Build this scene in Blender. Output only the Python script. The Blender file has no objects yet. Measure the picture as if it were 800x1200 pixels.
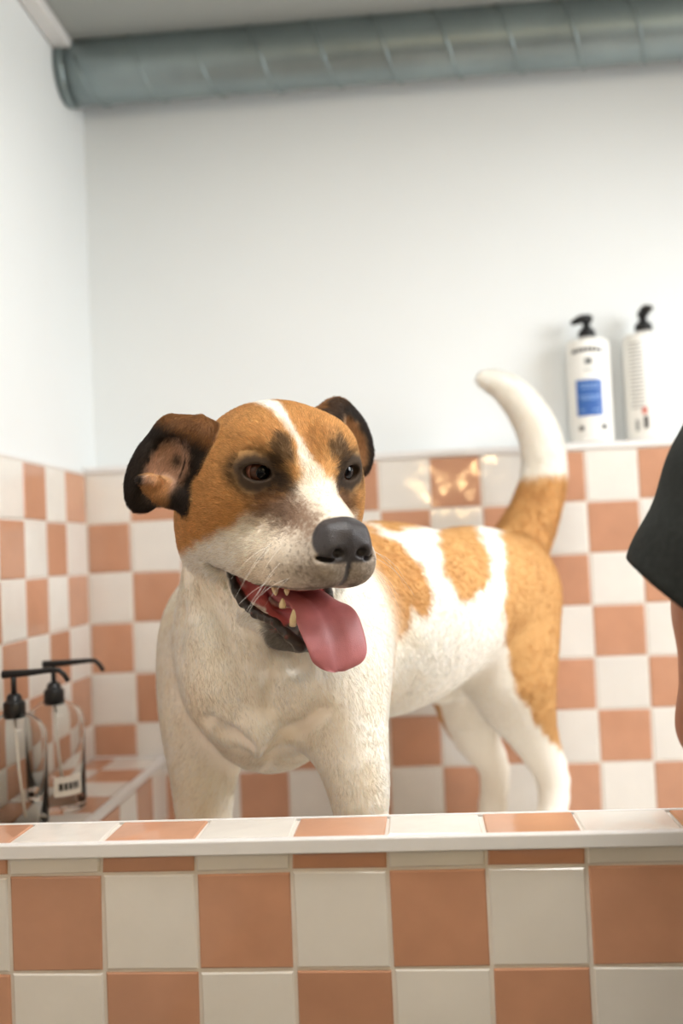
import bpy, math, random
import numpy as np
from mathutils import Matrix, Vector
rng = np.random.default_rng(7)
random.seed(7)
SC = bpy.context.scene
COL = SC.collection

# ------------------------------------------------------------------ camera
FPX = 1135.126
def _rot(p, yw, r):
    cy, sy, cp, sp, cr, sr = math.cos(yw), math.sin(yw), math.cos(p), math.sin(p), math.cos(r), math.sin(r)
    right = np.array([cy, -sy, 0.]); fw = np.array([sy*cp, cy*cp, sp]); up = np.cross(right, fw)
    return right*cr + up*sr, up*cr - right*sr, fw
CR, CU, CF = _rot(.0407, -.0726, -.0428)
CP = np.array([0., 0., 1.193])
def proj(Q):
    d = np.asarray(Q, float) - CP; z = d @ CF
    return np.stack([400 + FPX*(d @ CR)/z, 600 - FPX*(d @ CU)/z], -1)
def P(x, y, Y):
    """pixel (800x1200 frame) on the vertical plane at depth Y -> world point"""
    r = CF + CR*(x-400)/FPX - CU*(y-600)/FPX
    return CP + r*(Y/r[1])
cam = bpy.data.cameras.new('camera'); camo = bpy.data.objects.new('camera', cam); COL.objects.link(camo)
cam.sensor_fit = 'VERTICAL'; cam.sensor_height = 36.0; cam.lens = FPX/1200*36
camo.matrix_world = Matrix(((CR[0], CU[0], -CF[0], CP[0]), (CR[1], CU[1], -CF[1], CP[1]), (CR[2], CU[2], -CF[2], CP[2]), (0, 0, 0, 1)))
cam.clip_start = .02
cam.dof.use_dof = True; cam.dof.focus_distance = 1.115; cam.dof.aperture_fstop = 1.9
SC.camera = camo

# ------------------------------------------------------------------ light
SC.view_settings.view_transform = 'Standard'; SC.view_settings.look = 'None'
SC.view_settings.gamma = 1; SC.view_settings.use_curve_mapping = False
SC.view_settings.exposure = 0.18
W = bpy.data.worlds.new('world'); SC.world = W; W.use_nodes = True
bg = W.node_tree.nodes['Background']; bg.inputs[0].default_value = (.84, .92, 1, 1); bg.inputs[1].default_value = .20
def area(name, loc, target, sx, sy, power, color):
    l = bpy.data.lights.new(name, 'AREA'); l.shape = 'RECTANGLE'; l.size = sx; l.size_y = sy; l.energy = power; l.color = color
    o = bpy.data.objects.new(name, l); COL.objects.link(o); o.location = loc
    d = Vector(target) - Vector(loc); o.rotation_euler = d.to_track_quat('-Z', 'Y').to_euler()
    return o
area('window_daylight', (1.38, .98, 1.72), (-.15, 1.22, .85), .94, .72, 16.5, (.95, .98, 1)).data.spread = math.radians(140)
area('ceiling_panel_light_lamp', (.16, .74, 2.115), (.10, .95, 0), .55, .55, 10, (.97, .99, 1)).data.spread = math.radians(165)

# ------------------------------------------------------------------ helpers
def lin(c):
    return tuple((v/255/12.92 if v/255 <= .04045 else ((v/255+.055)/1.055)**2.4) for v in c)
def tag(o, label=None, cat=None, group=None, kind=None):
    if label: o['label'] = label
    if cat: o['category'] = cat
    if group: o['group'] = group
    if kind: o['kind'] = kind
    return o
def empty(name, loc=(0, 0, 0)):
    o = bpy.data.objects.new(name, None); COL.objects.link(o); o.location = loc; o.empty_display_size = .05
    return o
def place(o, parent):
    if parent is not None:
        o.parent = parent
        o.matrix_parent_inverse = Matrix.Identity(4) if parent.type != 'EMPTY' else Matrix.Translation(-Vector(parent.location))
    return o
def mobj(name, verts, faces, m, parent=None, smooth=False, bevel=0):
    me = bpy.data.meshes.new(name); me.from_pydata([tuple(map(float, v)) for v in verts], [], [tuple(map(int, f)) for f in faces]); me.update()
    if m is not None:
        for k in (m if isinstance(m, (list, tuple)) else [m]): me.materials.append(k)
    if smooth: me.polygons.foreach_set('use_smooth', [True]*len(me.polygons))
    o = bpy.data.objects.new(name, me); COL.objects.link(o); place(o, parent)
    if bevel:
        b = o.modifiers.new('bevel', 'BEVEL'); b.width = bevel; b.segments = 2; b.limit_method = 'ANGLE'
    return o
BOXF = [(0, 3, 2, 1), (4, 5, 6, 7), (0, 1, 5, 4), (1, 2, 6, 5), (2, 3, 7, 6), (3, 0, 4, 7)]
def boxv(x0, x1, y0, y1, z0, z1):
    return [(x0, y0, z0), (x1, y0, z0), (x1, y1, z0), (x0, y1, z0), (x0, y0, z1), (x1, y0, z1), (x1, y1, z1), (x0, y1, z1)]
def box(name, b, m, parent=None, bevel=0):
    return mobj(name, boxv(*b), BOXF, m, parent, bevel=bevel)
def boxes(name, bs, m, parent=None, bevel=0):
    v, f = [], []
    for b in bs:
        n = len(v); v += boxv(*b); f += [tuple(i+n for i in q) for q in BOXF]
    return mobj(name, v, f, m, parent, bevel=bevel)
def lathe(name, prof, m, parent=None, n=32, at=(0, 0, 0), sx=1, sy=1, closed=True):
    v, f = [], []
    for r, z in prof:
        for i in range(n):
            a = 2*math.pi*i/n; v.append((at[0]+r*math.cos(a)*sx, at[1]+r*math.sin(a)*sy, at[2]+z))
    for k in range(len(prof)-1):
        for i in range(n):
            j = (i+1) % n; f.append((k*n+i, k*n+j, (k+1)*n+j, (k+1)*n+i))
    if closed:
        f.append(tuple(range(n-1, -1, -1))); f.append(tuple((len(prof)-1)*n+i for i in range(n)))
    return mobj(name, v, f, m, parent, smooth=True)
def tube(name, pts, rad, m, parent=None, n=10, flat=1.0):
    pts = [np.array(p, float) for p in pts]
    if not hasattr(rad, '__len__'): rad = [rad]*len(pts)
    v, f = [], []; u = None
    for i, p in enumerate(pts):
        t = pts[min(i+1, len(pts)-1)] - pts[max(i-1, 0)]; t /= np.linalg.norm(t)
        if u is None:
            u = np.cross(t, (0, 0, 1.)) if abs(t[2]) < .9 else np.cross(t, (0, 1., 0))
        u = u - t*(u @ t); u /= np.linalg.norm(u); w = np.cross(t, u)
        for k in range(n):
            a = 2*math.pi*k/n; v.append(p + rad[i]*(u*math.cos(a) + w*math.sin(a)*flat))
    for i in range(len(pts)-1):
        for k in range(n):
            j = (k+1) % n; f.append((i*n+k, i*n+j, (i+1)*n+j, (i+1)*n+k))
    f.append(tuple(range(n-1, -1, -1))); f.append(tuple((len(pts)-1)*n+k for k in range(n)))
    return mobj(name, v, f, m, parent, smooth=True)

def mat(name, col=(.8, .8, .8), rough=.5, metal=0, spec=.5, trans=0, ior=1.45, noise=None, bump=None, objrand=0, emit=None, coat=0):
    m = bpy.data.materials.new(name); m.use_nodes = True; nt = m.node_tree; b = nt.nodes['Principled BSDF']
    b.inputs['Base Color'].default_value = (*col, 1); b.inputs['Roughness'].default_value = rough; b.inputs['Metallic'].default_value = metal
    b.inputs['Specular IOR Level'].default_value = spec; b.inputs['Transmission Weight'].default_value = trans; b.inputs['IOR'].default_value = ior
    b.inputs['Coat Weight'].default_value = coat
    tc = nt.nodes.new('ShaderNodeTexCoord'); vec = tc.outputs['Object']
    if objrand:
        oi = nt.nodes.new('ShaderNodeObjectInfo')
        ad = nt.nodes.new('ShaderNodeVectorMath'); ad.operation = 'ADD'
        sc = nt.nodes.new('ShaderNodeVectorMath'); sc.operation = 'SCALE'; sc.inputs[0].default_value = (7, 3, 5)
        nt.links.new(oi.outputs['Random'], sc.inputs['Scale']); nt.links.new(vec, ad.inputs[0]); nt.links.new(sc.outputs[0], ad.inputs[1]); vec = ad.outputs[0]
    last = None
    if noise:   # (scale, amount)
        n = nt.nodes.new('ShaderNodeTexNoise'); n.inputs['Scale'].default_value = noise[0]; n.inputs['Detail'].default_value = 4
        nt.links.new(vec, n.inputs['Vector'])
        h = nt.nodes.new('ShaderNodeHueSaturation'); h.inputs['Color'].default_value = (*col, 1)
        mr = nt.nodes.new('ShaderNodeMapRange'); mr.inputs[1].default_value = .25; mr.inputs[2].default_value = .75
        mr.inputs[3].default_value = 1-noise[1]; mr.inputs[4].default_value = 1+noise[1]
        nt.links.new(n.outputs['Fac'], mr.inputs[0])
        if objrand:
            m2 = nt.nodes.new('ShaderNodeMapRange'); m2.inputs[3].default_value = 1-objrand; m2.inputs[4].default_value = 1+objrand
            nt.links.new(oi.outputs['Random'], m2.inputs[0])
            mu = nt.nodes.new('ShaderNodeMath'); mu.operation = 'MULTIPLY'
            nt.links.new(mr.outputs[0], mu.inputs[0]); nt.links.new(m2.outputs[0], mu.inputs[1]); nt.links.new(mu.outputs[0], h.inputs['Value'])
        else:
            nt.links.new(mr.outputs[0], h.inputs['Value'])
        nt.links.new(h.outputs[0], b.inputs['Base Color'])
    if bump:    # (scale, strength, distance)
        n = nt.nodes.new('ShaderNodeTexNoise'); n.inputs['Scale'].default_value = bump[0]; n.inputs['Detail'].default_value = 3
        nt.links.new(vec, n.inputs['Vector'])
        bp = nt.nodes.new('ShaderNodeBump'); bp.inputs['Strength'].default_value = bump[1]; bp.inputs['Distance'].default_value = bump[2]
        nt.links.new(n.outputs['Fac'], bp.inputs['Height']); nt.links.new(bp.outputs[0], b.inputs['Normal'])
    if emit:
        b.inputs['Emission Color'].default_value = (*emit[0], 1); b.inputs['Emission Strength'].default_value = emit[1]
    return m
M = {}
M['plaster'] = mat('white_plaster', lin((233, 236, 236)), .8, noise=(3, .015), bump=(60, .08, .002))
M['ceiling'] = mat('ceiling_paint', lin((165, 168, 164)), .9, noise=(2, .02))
M['grout'] = mat('grout', lin((226, 218, 208)), .85, noise=(40, .05), bump=(300, .2, .001))
M['orange'] = mat('terracotta_glaze', lin((196, 146, 117)), .07, noise=(22, .07), bump=(14, .35, .004), objrand=.06)
M['white'] = mat('white_glaze', lin((226, 221, 213)), .07, noise=(20, .03), bump=(14, .35, .004), objrand=.03)
M['trim'] = mat('white_trim', lin((228, 226, 224)), .35, noise=(30, .02))
M['floor'] = mat('floor_concrete', lin((84, 79, 74)), .6, noise=(6, .1))
M['zinc'] = mat('galvanised_zinc', lin((140, 152, 153)), .42, metal=.75, noise=(9, .14), bump=(50, .05, .002))
M['blackplastic'] = mat('black_plastic', lin((22, 22, 23)), .35, noise=(30, .1))
M['glass'] = mat('clear_glass', (.97, .98, .97), .03, trans=1, ior=1.18)
M['whiteplastic'] = mat('white_plastic', lin((240, 238, 232)), .3, noise=(10, .01))
M['ink'] = mat('black_ink', lin((38, 38, 40)), .5, noise=(80, .1))
M['greyink'] = mat('grey_ink', lin((150, 152, 150)), .5, noise=(80, .05))
M['redink'] = mat('red_ink', lin((205, 110, 95)), .5, noise=(80, .05))
M['blue'] = mat('blue_label', lin((52, 98, 170)), .4, noise=(40, .08))
M['paleblue'] = mat('pale_blue_print', lin((130, 165, 215)), .4, noise=(40, .05))
M['label'] = mat('paper_label', lin((232, 226, 216)), .6, noise=(40, .02))
M['frame'] = mat('window_frame', lin((230, 230, 228)), .4, noise=(8, .02))

# ------------------------------------------------------------------ tiles
def tile_mesh(name, m, sx=.0965, sy=.0965, t=.006, jit=.0007):
    """glazed tile lying in local xy, face towards +z, centred"""
    hx, hy = sx/2, sy/2; b = .0016
    c = [(-hx, -hy), (hx, -hy), (hx, hy), (-hx, hy)]
    c = [(x+random.uniform(-jit, jit), y+random.uniform(-jit, jit)) for x, y in c]
    v = [(x, y, 0) for x, y in c]
    v += [(x, y, t-b*.8) for x, y in c]
    v += [(x-math.copysign(b, x), y-math.copysign(b, y), t+random.uniform(-.0003, .0003)) for x, y in c]
    v += [(0, 0, t+random.uniform(.0001, .0006))]
    f = [(3, 2, 1, 0)]
    for i in range(4):
        j = (i+1) % 4; f += [(i, j, 4+j, 4+i), (4+i, 4+j, 8+j, 8+i), (8+i, 8+j, 12)]
    me = bpy.data.meshes.new(name); me.from_pydata(v, [], f); me.materials.append(m); me.update()
    return me
TM = {k: [tile_mesh('tile', M[k]) for _ in range(6)] for k in ('orange', 'white')}
_cut = {}
def tile(kind, parent, loc, axes, size=None):
    """axes: (u, v, n) world directions of the tile; loc: centre on the wall face"""
    if size is None: me = random.choice(TM[kind])
    else:
        key = (kind, round(size[0], 4), round(size[1], 4))
        if key not in _cut: _cut[key] = tile_mesh('tile', M[kind], *size)
        me = _cut[key]
    o = bpy.data.objects.new('tile', me); COL.objects.link(o); o.parent = parent
    u, v, n = [Vector(a) for a in axes]
    a = random.uniform(-.004, .004); tx, ty = random.uniform(-.006, .006), random.uniform(-.006, .006)
    Rm = Matrix((u, v, n)).transposed() @ Matrix.Rotation(a, 3, 'Z') @ Matrix.Rotation(tx, 3, 'X') @ Matrix.Rotation(ty, 3, 'Y')
    par = parent
    o.matrix_parent_inverse = Matrix.Identity(4)
    o.matrix_local = Matrix.Translation(Vector(loc)) @ Rm.to_4x4()
    return o

# ------------------------------------------------------------------ room
YB = 1.9008            # face of the tiles on the back wall
XL = -.6506            # face of the tiles on the left wall
ZR1 = 1.269            # joint between first and second tile row
ZT = ZR1+.1            # top of tile field
YW = YB+.082           # plaster behind the ledge
XR, YF, ZC = 1.45, -2.6, float(P(113, 93, YW)[2])
TT = .006              # tile thickness
ZFL = .60              # basin floor
floor = tag(box('floor', (XL-.2, XR+.2, YF, YW+.2, -.1, 0), M['floor']), kind='structure')
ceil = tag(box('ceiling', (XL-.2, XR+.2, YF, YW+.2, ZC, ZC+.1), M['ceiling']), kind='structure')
wb = tag(box('wall_back', (XL-.2, XR+.2, YW, YW+.2, 0, ZC), M['plaster']), kind='structure')
wl = tag(box('wall_left', (XL-.2, XL-.008, YF, YW, 0, ZC), M['plaster']), kind='structure')
# right wall with a window
wy0, wy1, wz0, wz1 = .46, 1.50, 1.32, 2.12
wr = tag(boxes('wall_right', [(XR, XR+.2, YF, wy0, 0, ZC), (XR, XR+.2, wy1, YW, 0, ZC), (XR, XR+.2, wy0, wy1, 0, wz0), (XR, XR+.2, wy0, wy1, wz1, ZC)], M['plaster']), kind='structure')
win = tag(boxes('window_1', [(XR+.06, XR+.12, wy0, wy0+.05, wz0, wz1), (XR+.06, XR+.12, wy1-.05, wy1, wz0, wz1), (XR+.06, XR+.12, wy0+.05, wy1-.05, wz0, wz0+.05), (XR+.06, XR+.12, wy0+.05, wy1-.05, wz1-.05, wz1), (XR+.07, XR+.11, (wy0+wy1)/2-.02, (wy0+wy1)/2+.02, wz0+.05, wz1-.05)], M['frame']), kind='structure')
for a, b in ((wy0+.05, (wy0+wy1)/2-.02), ((wy0+wy1)/2+.02, wy1-.05)):
    box('pane', (XR+.088, XR+.092, a, b, wz0+.05, wz1-.05), M['glass'], win)
# white strip in the corner of ceiling and left wall
tag(box('trim_1', (XL-.006, XL+.028, YF, YW-.002, ZC-.022, ZC-.0005), M['trim'], bevel=.003), kind='structure')

# tiled wainscot of the back wall, a ledge on top
wsb = box('tiled_wainscot', (XL-.006, XR-.005, YB+.0022, YW, .3, ZT+.001), M['grout'], wb)
box('ledge_cap', (XL-.006, XR-.005, YB-.004, YW, ZT+.001, ZT+.0145), M['trim'], wb, bevel=.002)
c0 = CP[0]-.5629
for r in range(8):
    zc = ZR1+.05-.1*r
    if zc < ZFL+.03: continue
    w = -.5629-XL-.0035
    tile('orange' if r % 2 else 'white', wsb, (XL+.001+w/2, YB+TT, zc), ((1, 0, 0), (0, 0, 1), (0, -1, 0)), (w, .0965))
    for c in range(1, 20):
        tile('orange' if (c+r) % 2 else 'white', wsb, (-.5629+.1*(c-1)+.05, YB+TT, zc), ((1, 0, 0), (0, 0, 1), (0, -1, 0)))
# left wall
YF0 = 1.0048
wsl = box('tiled_wainscot', (XL-.05, XL-.0022, -.2, YB+TT-.002, .3, ZT+.001), M['grout'], wl)
box('ledge_cap', (XL-.05, XL-.001, -.2, YB-.004, ZT+.001, ZT+.006), M['trim'], wl)
for r in range(8):
    zc = ZR1+.05-.1*r
    if zc < ZFL+.03: continue
    for k in range(0, 20):
        y1 = YB-.1126-.1*(k-1); y0 = y1-.1
        col = 'orange' if (k+r) % 2 == 0 else 'white'
        if k == 0:
            y1 = YB-.002; y0 = YB-.1126
            tile(col, wsl, (XL-TT, (y0+y1)/2, zc), ((0, -1, 0), (0, 0, 1), (1, 0, 0)), (y1-y0-.0035, .0965))
        else:
            if y0 < 1.0 and zc < .95: continue
            tile(col, wsl, (XL-TT, (y0+y1)/2, zc), ((0, -1, 0), (0, 0, 1), (1, 0, 0)))

# ------------------------------------------------------------------ the wash tub
tub = tag(empty('wash_tub', (.3, 1.05, 0)), 'raised dog wash tub faced with orange and white checkered tiles', 'tub')
ZRIM = .90; YR1 = 1.083
fw_ = box('front_wall', (XL+.001, XR-.005, YF0+.0022, YR1-TT, 0, ZRIM-.0022), M['grout'], tub)
box('basin_floor', (XL+.001, XR-.005, YR1-TT, YB-.001, ZFL-.1, ZFL), M['white'], tub)
box('edge_trim', (XL+.001, XR-.006, YF0-.0075, YF0+.004, ZRIM-.0145, ZRIM+.0005), M['trim'], tub, bevel=.0015)
box('edge_trim', (XL+.001, XR-.006, YR1-.003, YR1+.0015, ZRIM-.012, ZRIM+.0005), M['trim'], tub, bevel=.0012)
XF0 = -.4408
for i in range(-2, 18):
    xc = XF0+.1*i+.05
    if xc+.05 > XR: break
    full = xc-.05 > XL
    sx = .0965 if full else (xc+.05-XL-.004); xx = xc if full else xc+.05-.00175-sx/2
    tile('orange' if i % 2 else 'white', fw_, (xx, (YF0+.004+YR1-.003)/2, ZRIM-TT), ((1, 0, 0), (0, 1, 0), (0, 0, 1)), (sx, YR1-YF0-.0085))
    tile('orange' if i % 2 else 'white', fw_, (xx, YF0+TT, (.8665+.8855)/2), ((1, 0, 0), (0, 0, 1), (0, -1, 0)), (sx, .0165))
    for r in range(8):
        zc = .8665-.05-.1*r
        tile('orange' if (i+r) % 2 == 0 else 'white', fw_, (xx, YF0+TT, zc), ((1, 0, 0), (0, 0, 1), (0, -1, 0)), None if full else (sx, .0965))
    for r in range(3):
        zc = .8375-.1*r
        if zc-.05 > ZFL-.02: tile('orange' if (i+r) % 2 == 0 else 'white', fw_, (xx, YR1-TT, zc), ((-1, 0, 0), (0, 0, 1), (0, 1, 0)), None if full else (sx, .0965))

# ------------------------------------------------------------------ ledge in the corner of the tub
ZL, XE = .806, -.502
led = tag(empty('tiled_ledge', ((XL+XE)/2, 1.45, ZFL)), 'low checkered tile ledge along left wall under the glass pump bottles', 'ledge')
core = box('ledge_core', (XL+.0012, XE-TT+.0015, YR1+.003, YB-.001, ZFL+.0005, ZL-TT+.0015), M['grout'], led)
box('corner_trim', (XE-.010, XE+.0015, YR1+.003, YB-.002, ZL-.012, ZL+.0008), M['trim'], led, bevel=.0015)
box('back_trim', (XL+.0012, XE-.011, YB-.014, YB-.002, ZL-.006, ZL+.0008), M['trim'], led)
for k in range(9):
    y1 = YB-.016-.1*k; y0 = y1-.1
    if y0 < YR1: break
    wA = .0355
    tile('orange' if k % 2 else 'white', core, ((XE-.0115-.045), (y0+y1)/2, ZL-TT), ((1, 0, 0), (0, 1, 0), (0, 0, 1)), (.087, .0965))
    tile('white' if k % 2 else 'orange', core, ((XL+.0025+.0215), (y0+y1)/2, ZL-TT), ((1, 0, 0), (0, 1, 0), (0, 0, 1)), (.043, .0965))
    tile('orange' if k % 2 else 'white', core, (XE-TT, (y0+y1)/2, ZL-.013-.05), ((0, 1, 0), (0, 0, 1), (1, 0, 0)))
    tile('white' if k % 2 else 'orange', core, (XE-TT, (y0+y1)/2, ZL-.013-.149), ((0, 1, 0), (0, 0, 1), (1, 0, 0)), (.0965, .083))

# ------------------------------------------------------------------ ventilation duct
RP, YP = .0625, 1.868
zp = float(P(400, 61, YP)[2])
duct = tag(empty('ventilation_duct', (0, YP, zp)), 'grey galvanised spiral duct running under the ceiling', 'duct')
v, f = [], []
n = 40
xs = [XL-.006, XR-.003]
nx = 24
for i in range(nx+1):
    x = xs[0]+(xs[1]-xs[0])*i/nx
    for k in range(n):
        a = 2*math.pi*k/n; v.append((x, YP+RP*math.cos(a), zp+RP*math.sin(a)))
for i in range(nx):
    for k in range(n):
        j = (k+1) % n; f.append((i*n+k, i*n+j, (i+1)*n+j, (i+1)*n+k))
f.append(tuple(range(n-1, -1, -1))); f.append(tuple(nx*n+k for k in range(n)))
mobj('duct_pipe', v, f, M['zinc'], duct, smooth=True)
pitch = .119; pts = []
t = 0
while True:
    a = 2*math.pi*t; x = XL+.035+pitch*t
    if x > XR-.02: break
    pts.append((x, YP-RP*math.cos(a), zp+RP*math.sin(-a)))
    t += 1/36
tube('spiral_seam', pts, .0038, M['zinc'], duct, n=6)
tube('end_collar', [(XL+.001, YP, zp), (XL+.012, YP, zp)], RP+.003, M['zinc'], duct, n=40)

# ------------------------------------------------------------------ glass pump bottles on the ledge
def pump_bottle(px, Y, rad, h, label, spin, lab=False):
    g = P(px, 800, Y); x, y = float(g[0]), float(g[1]); z = ZL+.0015
    root = tag(empty('pump_bottle', (x, y, z)), label, 'bottle', 'clear glass pump bottles')
    R = rad
    prof = [(R*.2, .001), (R*.92, 0), (R, .006), (R, h*.78), (R*.97, h*.83), (R*.85, h*.89), (R*.6, h*.94), (R*.40, h*.965), (.0135, h*.99), (.0135, h),
            (.0115, h), (.0115, h*.985), (R*.35, h*.958), (R*.55, h*.93), (R*.80, h*.88), (R*.92, h*.82), (R*.94, h*.77), (R*.94, .012), (R*.2, .009)]
    lathe('bottle_glass', prof, M['glass'], root, at=(x, y, z))
    zz = z+h
    cp = lathe('pump_cap', [(.0152, -.012), (.0158, -.010), (.0158, .010), (.0140, .0125), (.0115, .0135), (.0105, .020), (.0070, .024)], M['blackplastic'], root, at=(x, y, zz))
    lathe('pump_stem', [(.0040, .022), (.0040, .052)], M['blackplastic'], root, n=14, at=(x, y, zz))
    d = np.array([math.cos(spin), math.sin(spin), 0]); c = np.array([x, y, zz+.052])
    tube('spout', [c-d*.016+(0, 0, -.0), c-d*.014, c+d*.02+(0, 0, .001), c+d*.055+(0, 0, .003), c+d*.066+(0, 0, .0025), c+d*.073+(0, 0, -.004), c+d*.079+(0, 0, -.014)], [.0062, .0062, .0052, .0038, .0037, .0036, .0034], M['blackplastic'], root, n=10)
    tube('dip_tube', [(x, y, zz), (x+.004, y, z+h*.5), (x+.012, y, z+.014)], .0025, M['label'], root, n=8)
    if lab:
        # small paper label on the side that looks to the camera
        a0 = math.atan2(-y, -x)+.42
        def strip(name, a1, a2, z1, z2, off, m):
            vv, ff = [], []
            for i in range(9):
                a = a1+(a2-a1)*i/8
                for zq in (z1, z2): vv.append((x+(R+off)*math.cos(a), y+(R+off)*math.sin(a), z+zq))
            for i in range(8): ff.append((2*i, 2*i+2, 2*i+3, 2*i+1))
            return mobj(name, vv, ff, m, root, smooth=True)
        strip('label', a0-.52, a0+.52, .028, .058, .0004, M['label'])
        for a1, a2 in ((-.36, -.22), (-.18, -.06), (-.02, .10), (.14, .24), (.27, .36)):
            strip('print', a0+a1, a0+a2, .037, .048, .0008, M['ink'])
    return root
pump_bottle(16, 1.385, .0445, .175, 'clear glass pump bottle with black spout, closest to the camera', .12)
pump_bottle(63, 1.505, .0450, .175, 'clear glass pump bottle with small white label, beside the tiled corner', .08, True)

# ------------------------------------------------------------------ shampoo bottles on the ledge of the back wall
def shampoo(px, top, label, back=False):
    Y = YB+.036; g = P(px, 518, Y); x, y, z = float(g[0]), Y, ZT+.0148
    H = top
    root = tag(empty('shampoo_bottle', (x, y, z)), label, 'bottle', 'white shampoo bottles')
    R, sy = .0425, .80
    lathe('bottle_body', [(R*.9, 0), (R*.98, .003), (R, .008), (R, H-.014), (R*.96, H-.006), (R*.86, H-.001), (R*.4, H+.003), (.014, H+.004), (.014, H+.008)], M['whiteplastic'], root, at=(x, y, z), sy=sy)
    lathe('pump_collar', [(.0165, 0), (.0165, .012), (.013, .016), (.007, .022), (.007, .034)], M['blackplastic'], root, n=20, at=(x, y, z+H+.006))
    zz = z+H+.040
    if back:
        tube('pump_head', [(x+.002, y+.014, zz-.004), (x, y, zz), (x+.003, y-.014, zz+.006), (x+.008, y-.03, zz+.004)], [.008, .011, .010, .006], M['blackplastic'], root, n=12)
    else:
        tube('pump_head', [(x+.011, y, zz-.002), (x+.004, y, zz+.002), (x-.012, y-.004, zz+.002), (x-.030, y-.008, zz-.006)], [.008, .011, .009, .005], M['blackplastic'], root, n=12)
    def patch(name, x0, x1, z0, z1, m, off=.0006, nseg=6, slant=0):
        vv, ff = [], []
        for i in range(nseg+1):
            t = x0+(x1-x0)*i/nseg
            a = math.asin(max(-.99, min(.99, t/R)))
            for zq in (z0, z1): vv.append((x+(R+off)*math.sin(a), y-(R*sy+off)*math.cos(a), z+zq+slant*(i/nseg-.5)))
        for i in range(nseg): ff.append((2*i, 2*i+2, 2*i+3, 2*i+1))
        return mobj(name, vv, ff, m, root)
    if not back:
        o = -.006
        for i in range(7):
            t = (i-3)/3; xx = o+(i-3)*.0082
            patch('print', xx-.003, xx+.0034, .176+.004*(1-t*t)*.6, .184+.004*(1-t*t)*.6, M['ink'], nseg=2)
        patch('print', o-.007, o+.007, .152, .166, M['greyink'], nseg=3); patch('print', o-.004, o+.004, .156, .162, M['ink'], .0009, nseg=3)
        patch('print', o-.009, o+.008, .140, .143, M['greyink'], nseg=3)
        patch('label', o-.024, o+.024, .052, .123, M['blue'], nseg=10)
        for zq, a, b in ((.112, -.019, .018), (.106, -.015, .014), (.089, -.02, .02), (.084, -.016, .012), (.062, -.02, -.01), (.062, .004, .017)):
            patch('print', o+a, o+b, zq, zq+.0025, M['paleblue'], .0010, nseg=6)
        patch('print', o-.022, o-.014, .024, .033, M['ink'], nseg=2); patch('print', o+.020, o+.029, .024, .036, M['ink'], nseg=2)
    else:
        for i in range(18):
            zq = .190-i*.0075
            patch('print', -.036, -.012-.003*random.random(), zq, zq+.0022, M['greyink'], nseg=5)
        patch('print', -.018, -.009, .050, .064, M['redink'], nseg=2)
        patch('print', -.016, -.008, .022, .046, M['ink'], nseg=2); patch('print', -.030, -.024, .018, .040, M['greyink'], nseg=2)
    return root
shampoo(694, .206, 'white shampoo bottle with blue label panel on the wall ledge')
shampoo(761, .212, 'white shampoo bottle with plain text column, nearest the black sleeve', True)

PX, PY = .16, .74
cpl = tag(empty('ceiling_panel_light', (PX, PY, ZC)), 'square white ceiling panel light above the tub', 'lamp')
boxes('frame', [(PX-.30, PX+.30, PY-.30, PY-.28, 2.12, ZC-.0005), (PX-.30, PX+.30, PY+.28, PY+.30, 2.12, ZC-.0005), (PX-.30, PX-.28, PY-.28, PY+.28, 2.12, ZC-.0005), (PX+.28, PX+.30, PY-.28, PY+.28, 2.12, ZC-.0005)], M['frame'], cpl)
M['diffuser'] = mat('lit_diffuser', (.9, .9, .9), .5, emit=((1, .97, .92), 6))
box('diffuser', (PX-.28, PX+.28, PY-.28, PY+.28, 2.122, 2.128), M['diffuser'], cpl)
# ------------------------------------------------------------------ warm lamp behind the camera
M['bulb'] = mat('warm_bulb', (1, .8, .5), .3, emit=((1, .70, .34), 130))
M['brass'] = mat('brass', lin((170, 130, 70)), .3, metal=1, noise=(20, .1))
LX, LY, LZ = .26, -.95, 1.56
lamp = tag(empty('pendant_lamp', (LX, LY, ZC)), 'brass pendant lamp with a cluster of warm bulbs', 'lamp')
tube('cord', [(LX, LY, ZC-.0005), (LX, LY, LZ+.06)], .004, M['blackplastic'], lamp, n=8)
lathe('canopy', [(.05, -.02), (.05, 0)], M['brass'], lamp, at=(LX, LY, ZC-.0005), n=24)
lathe('lamp_body', [(.01, .07), (.05, .05), (.05, .03), (.01, .02)], M['brass'], lamp, at=(LX, LY, LZ), n=24)
for dx, dz, dy in ((-.19, .02, 0), (.16, .03, 0), (-.13, -.10, .05), (.04, -.09, -.05), (0, .0, .14)):
    tube('arm', [(LX, LY, LZ+.04), (LX+dx, LY+dy, LZ+dz+.03)], .004, M['brass'], lamp, n=6)
    lathe('bulb', [(.004, .028), (.012, .022), (.020, .008), (.022, -.004), (.016, -.018), (.004, -.024)], M['bulb'], lamp, at=(LX+dx, LY+dy, LZ+dz), n=16)

M['globe'] = mat('warm_globe', (1, .85, .6), .4, emit=((1, .74, .36), 26))
GX, GY, GZ = XR-.12, -.38, 1.70
wl2 = tag(empty('wall_lamp', (XR, GY, GZ)), 'brass wall lamp with a round warm globe on the right wall', 'lamp')
tube('arm', [(XR-.001, GY, GZ-.08), (XR-.05, GY, GZ-.09), (GX, GY, GZ-.085)], .008, M['brass'], wl2)
tube('wall_plate', [(XR-.0008, GY, GZ-.08), (XR-.012, GY, GZ-.08)], .045, M['brass'], wl2, n=24)
lathe('globe', [(.075*math.sin(math.pi*i/14)+.001, -.075*math.cos(math.pi*i/14)) for i in range(15)], M['globe'], wl2, at=(GX, GY, GZ), n=24)

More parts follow.
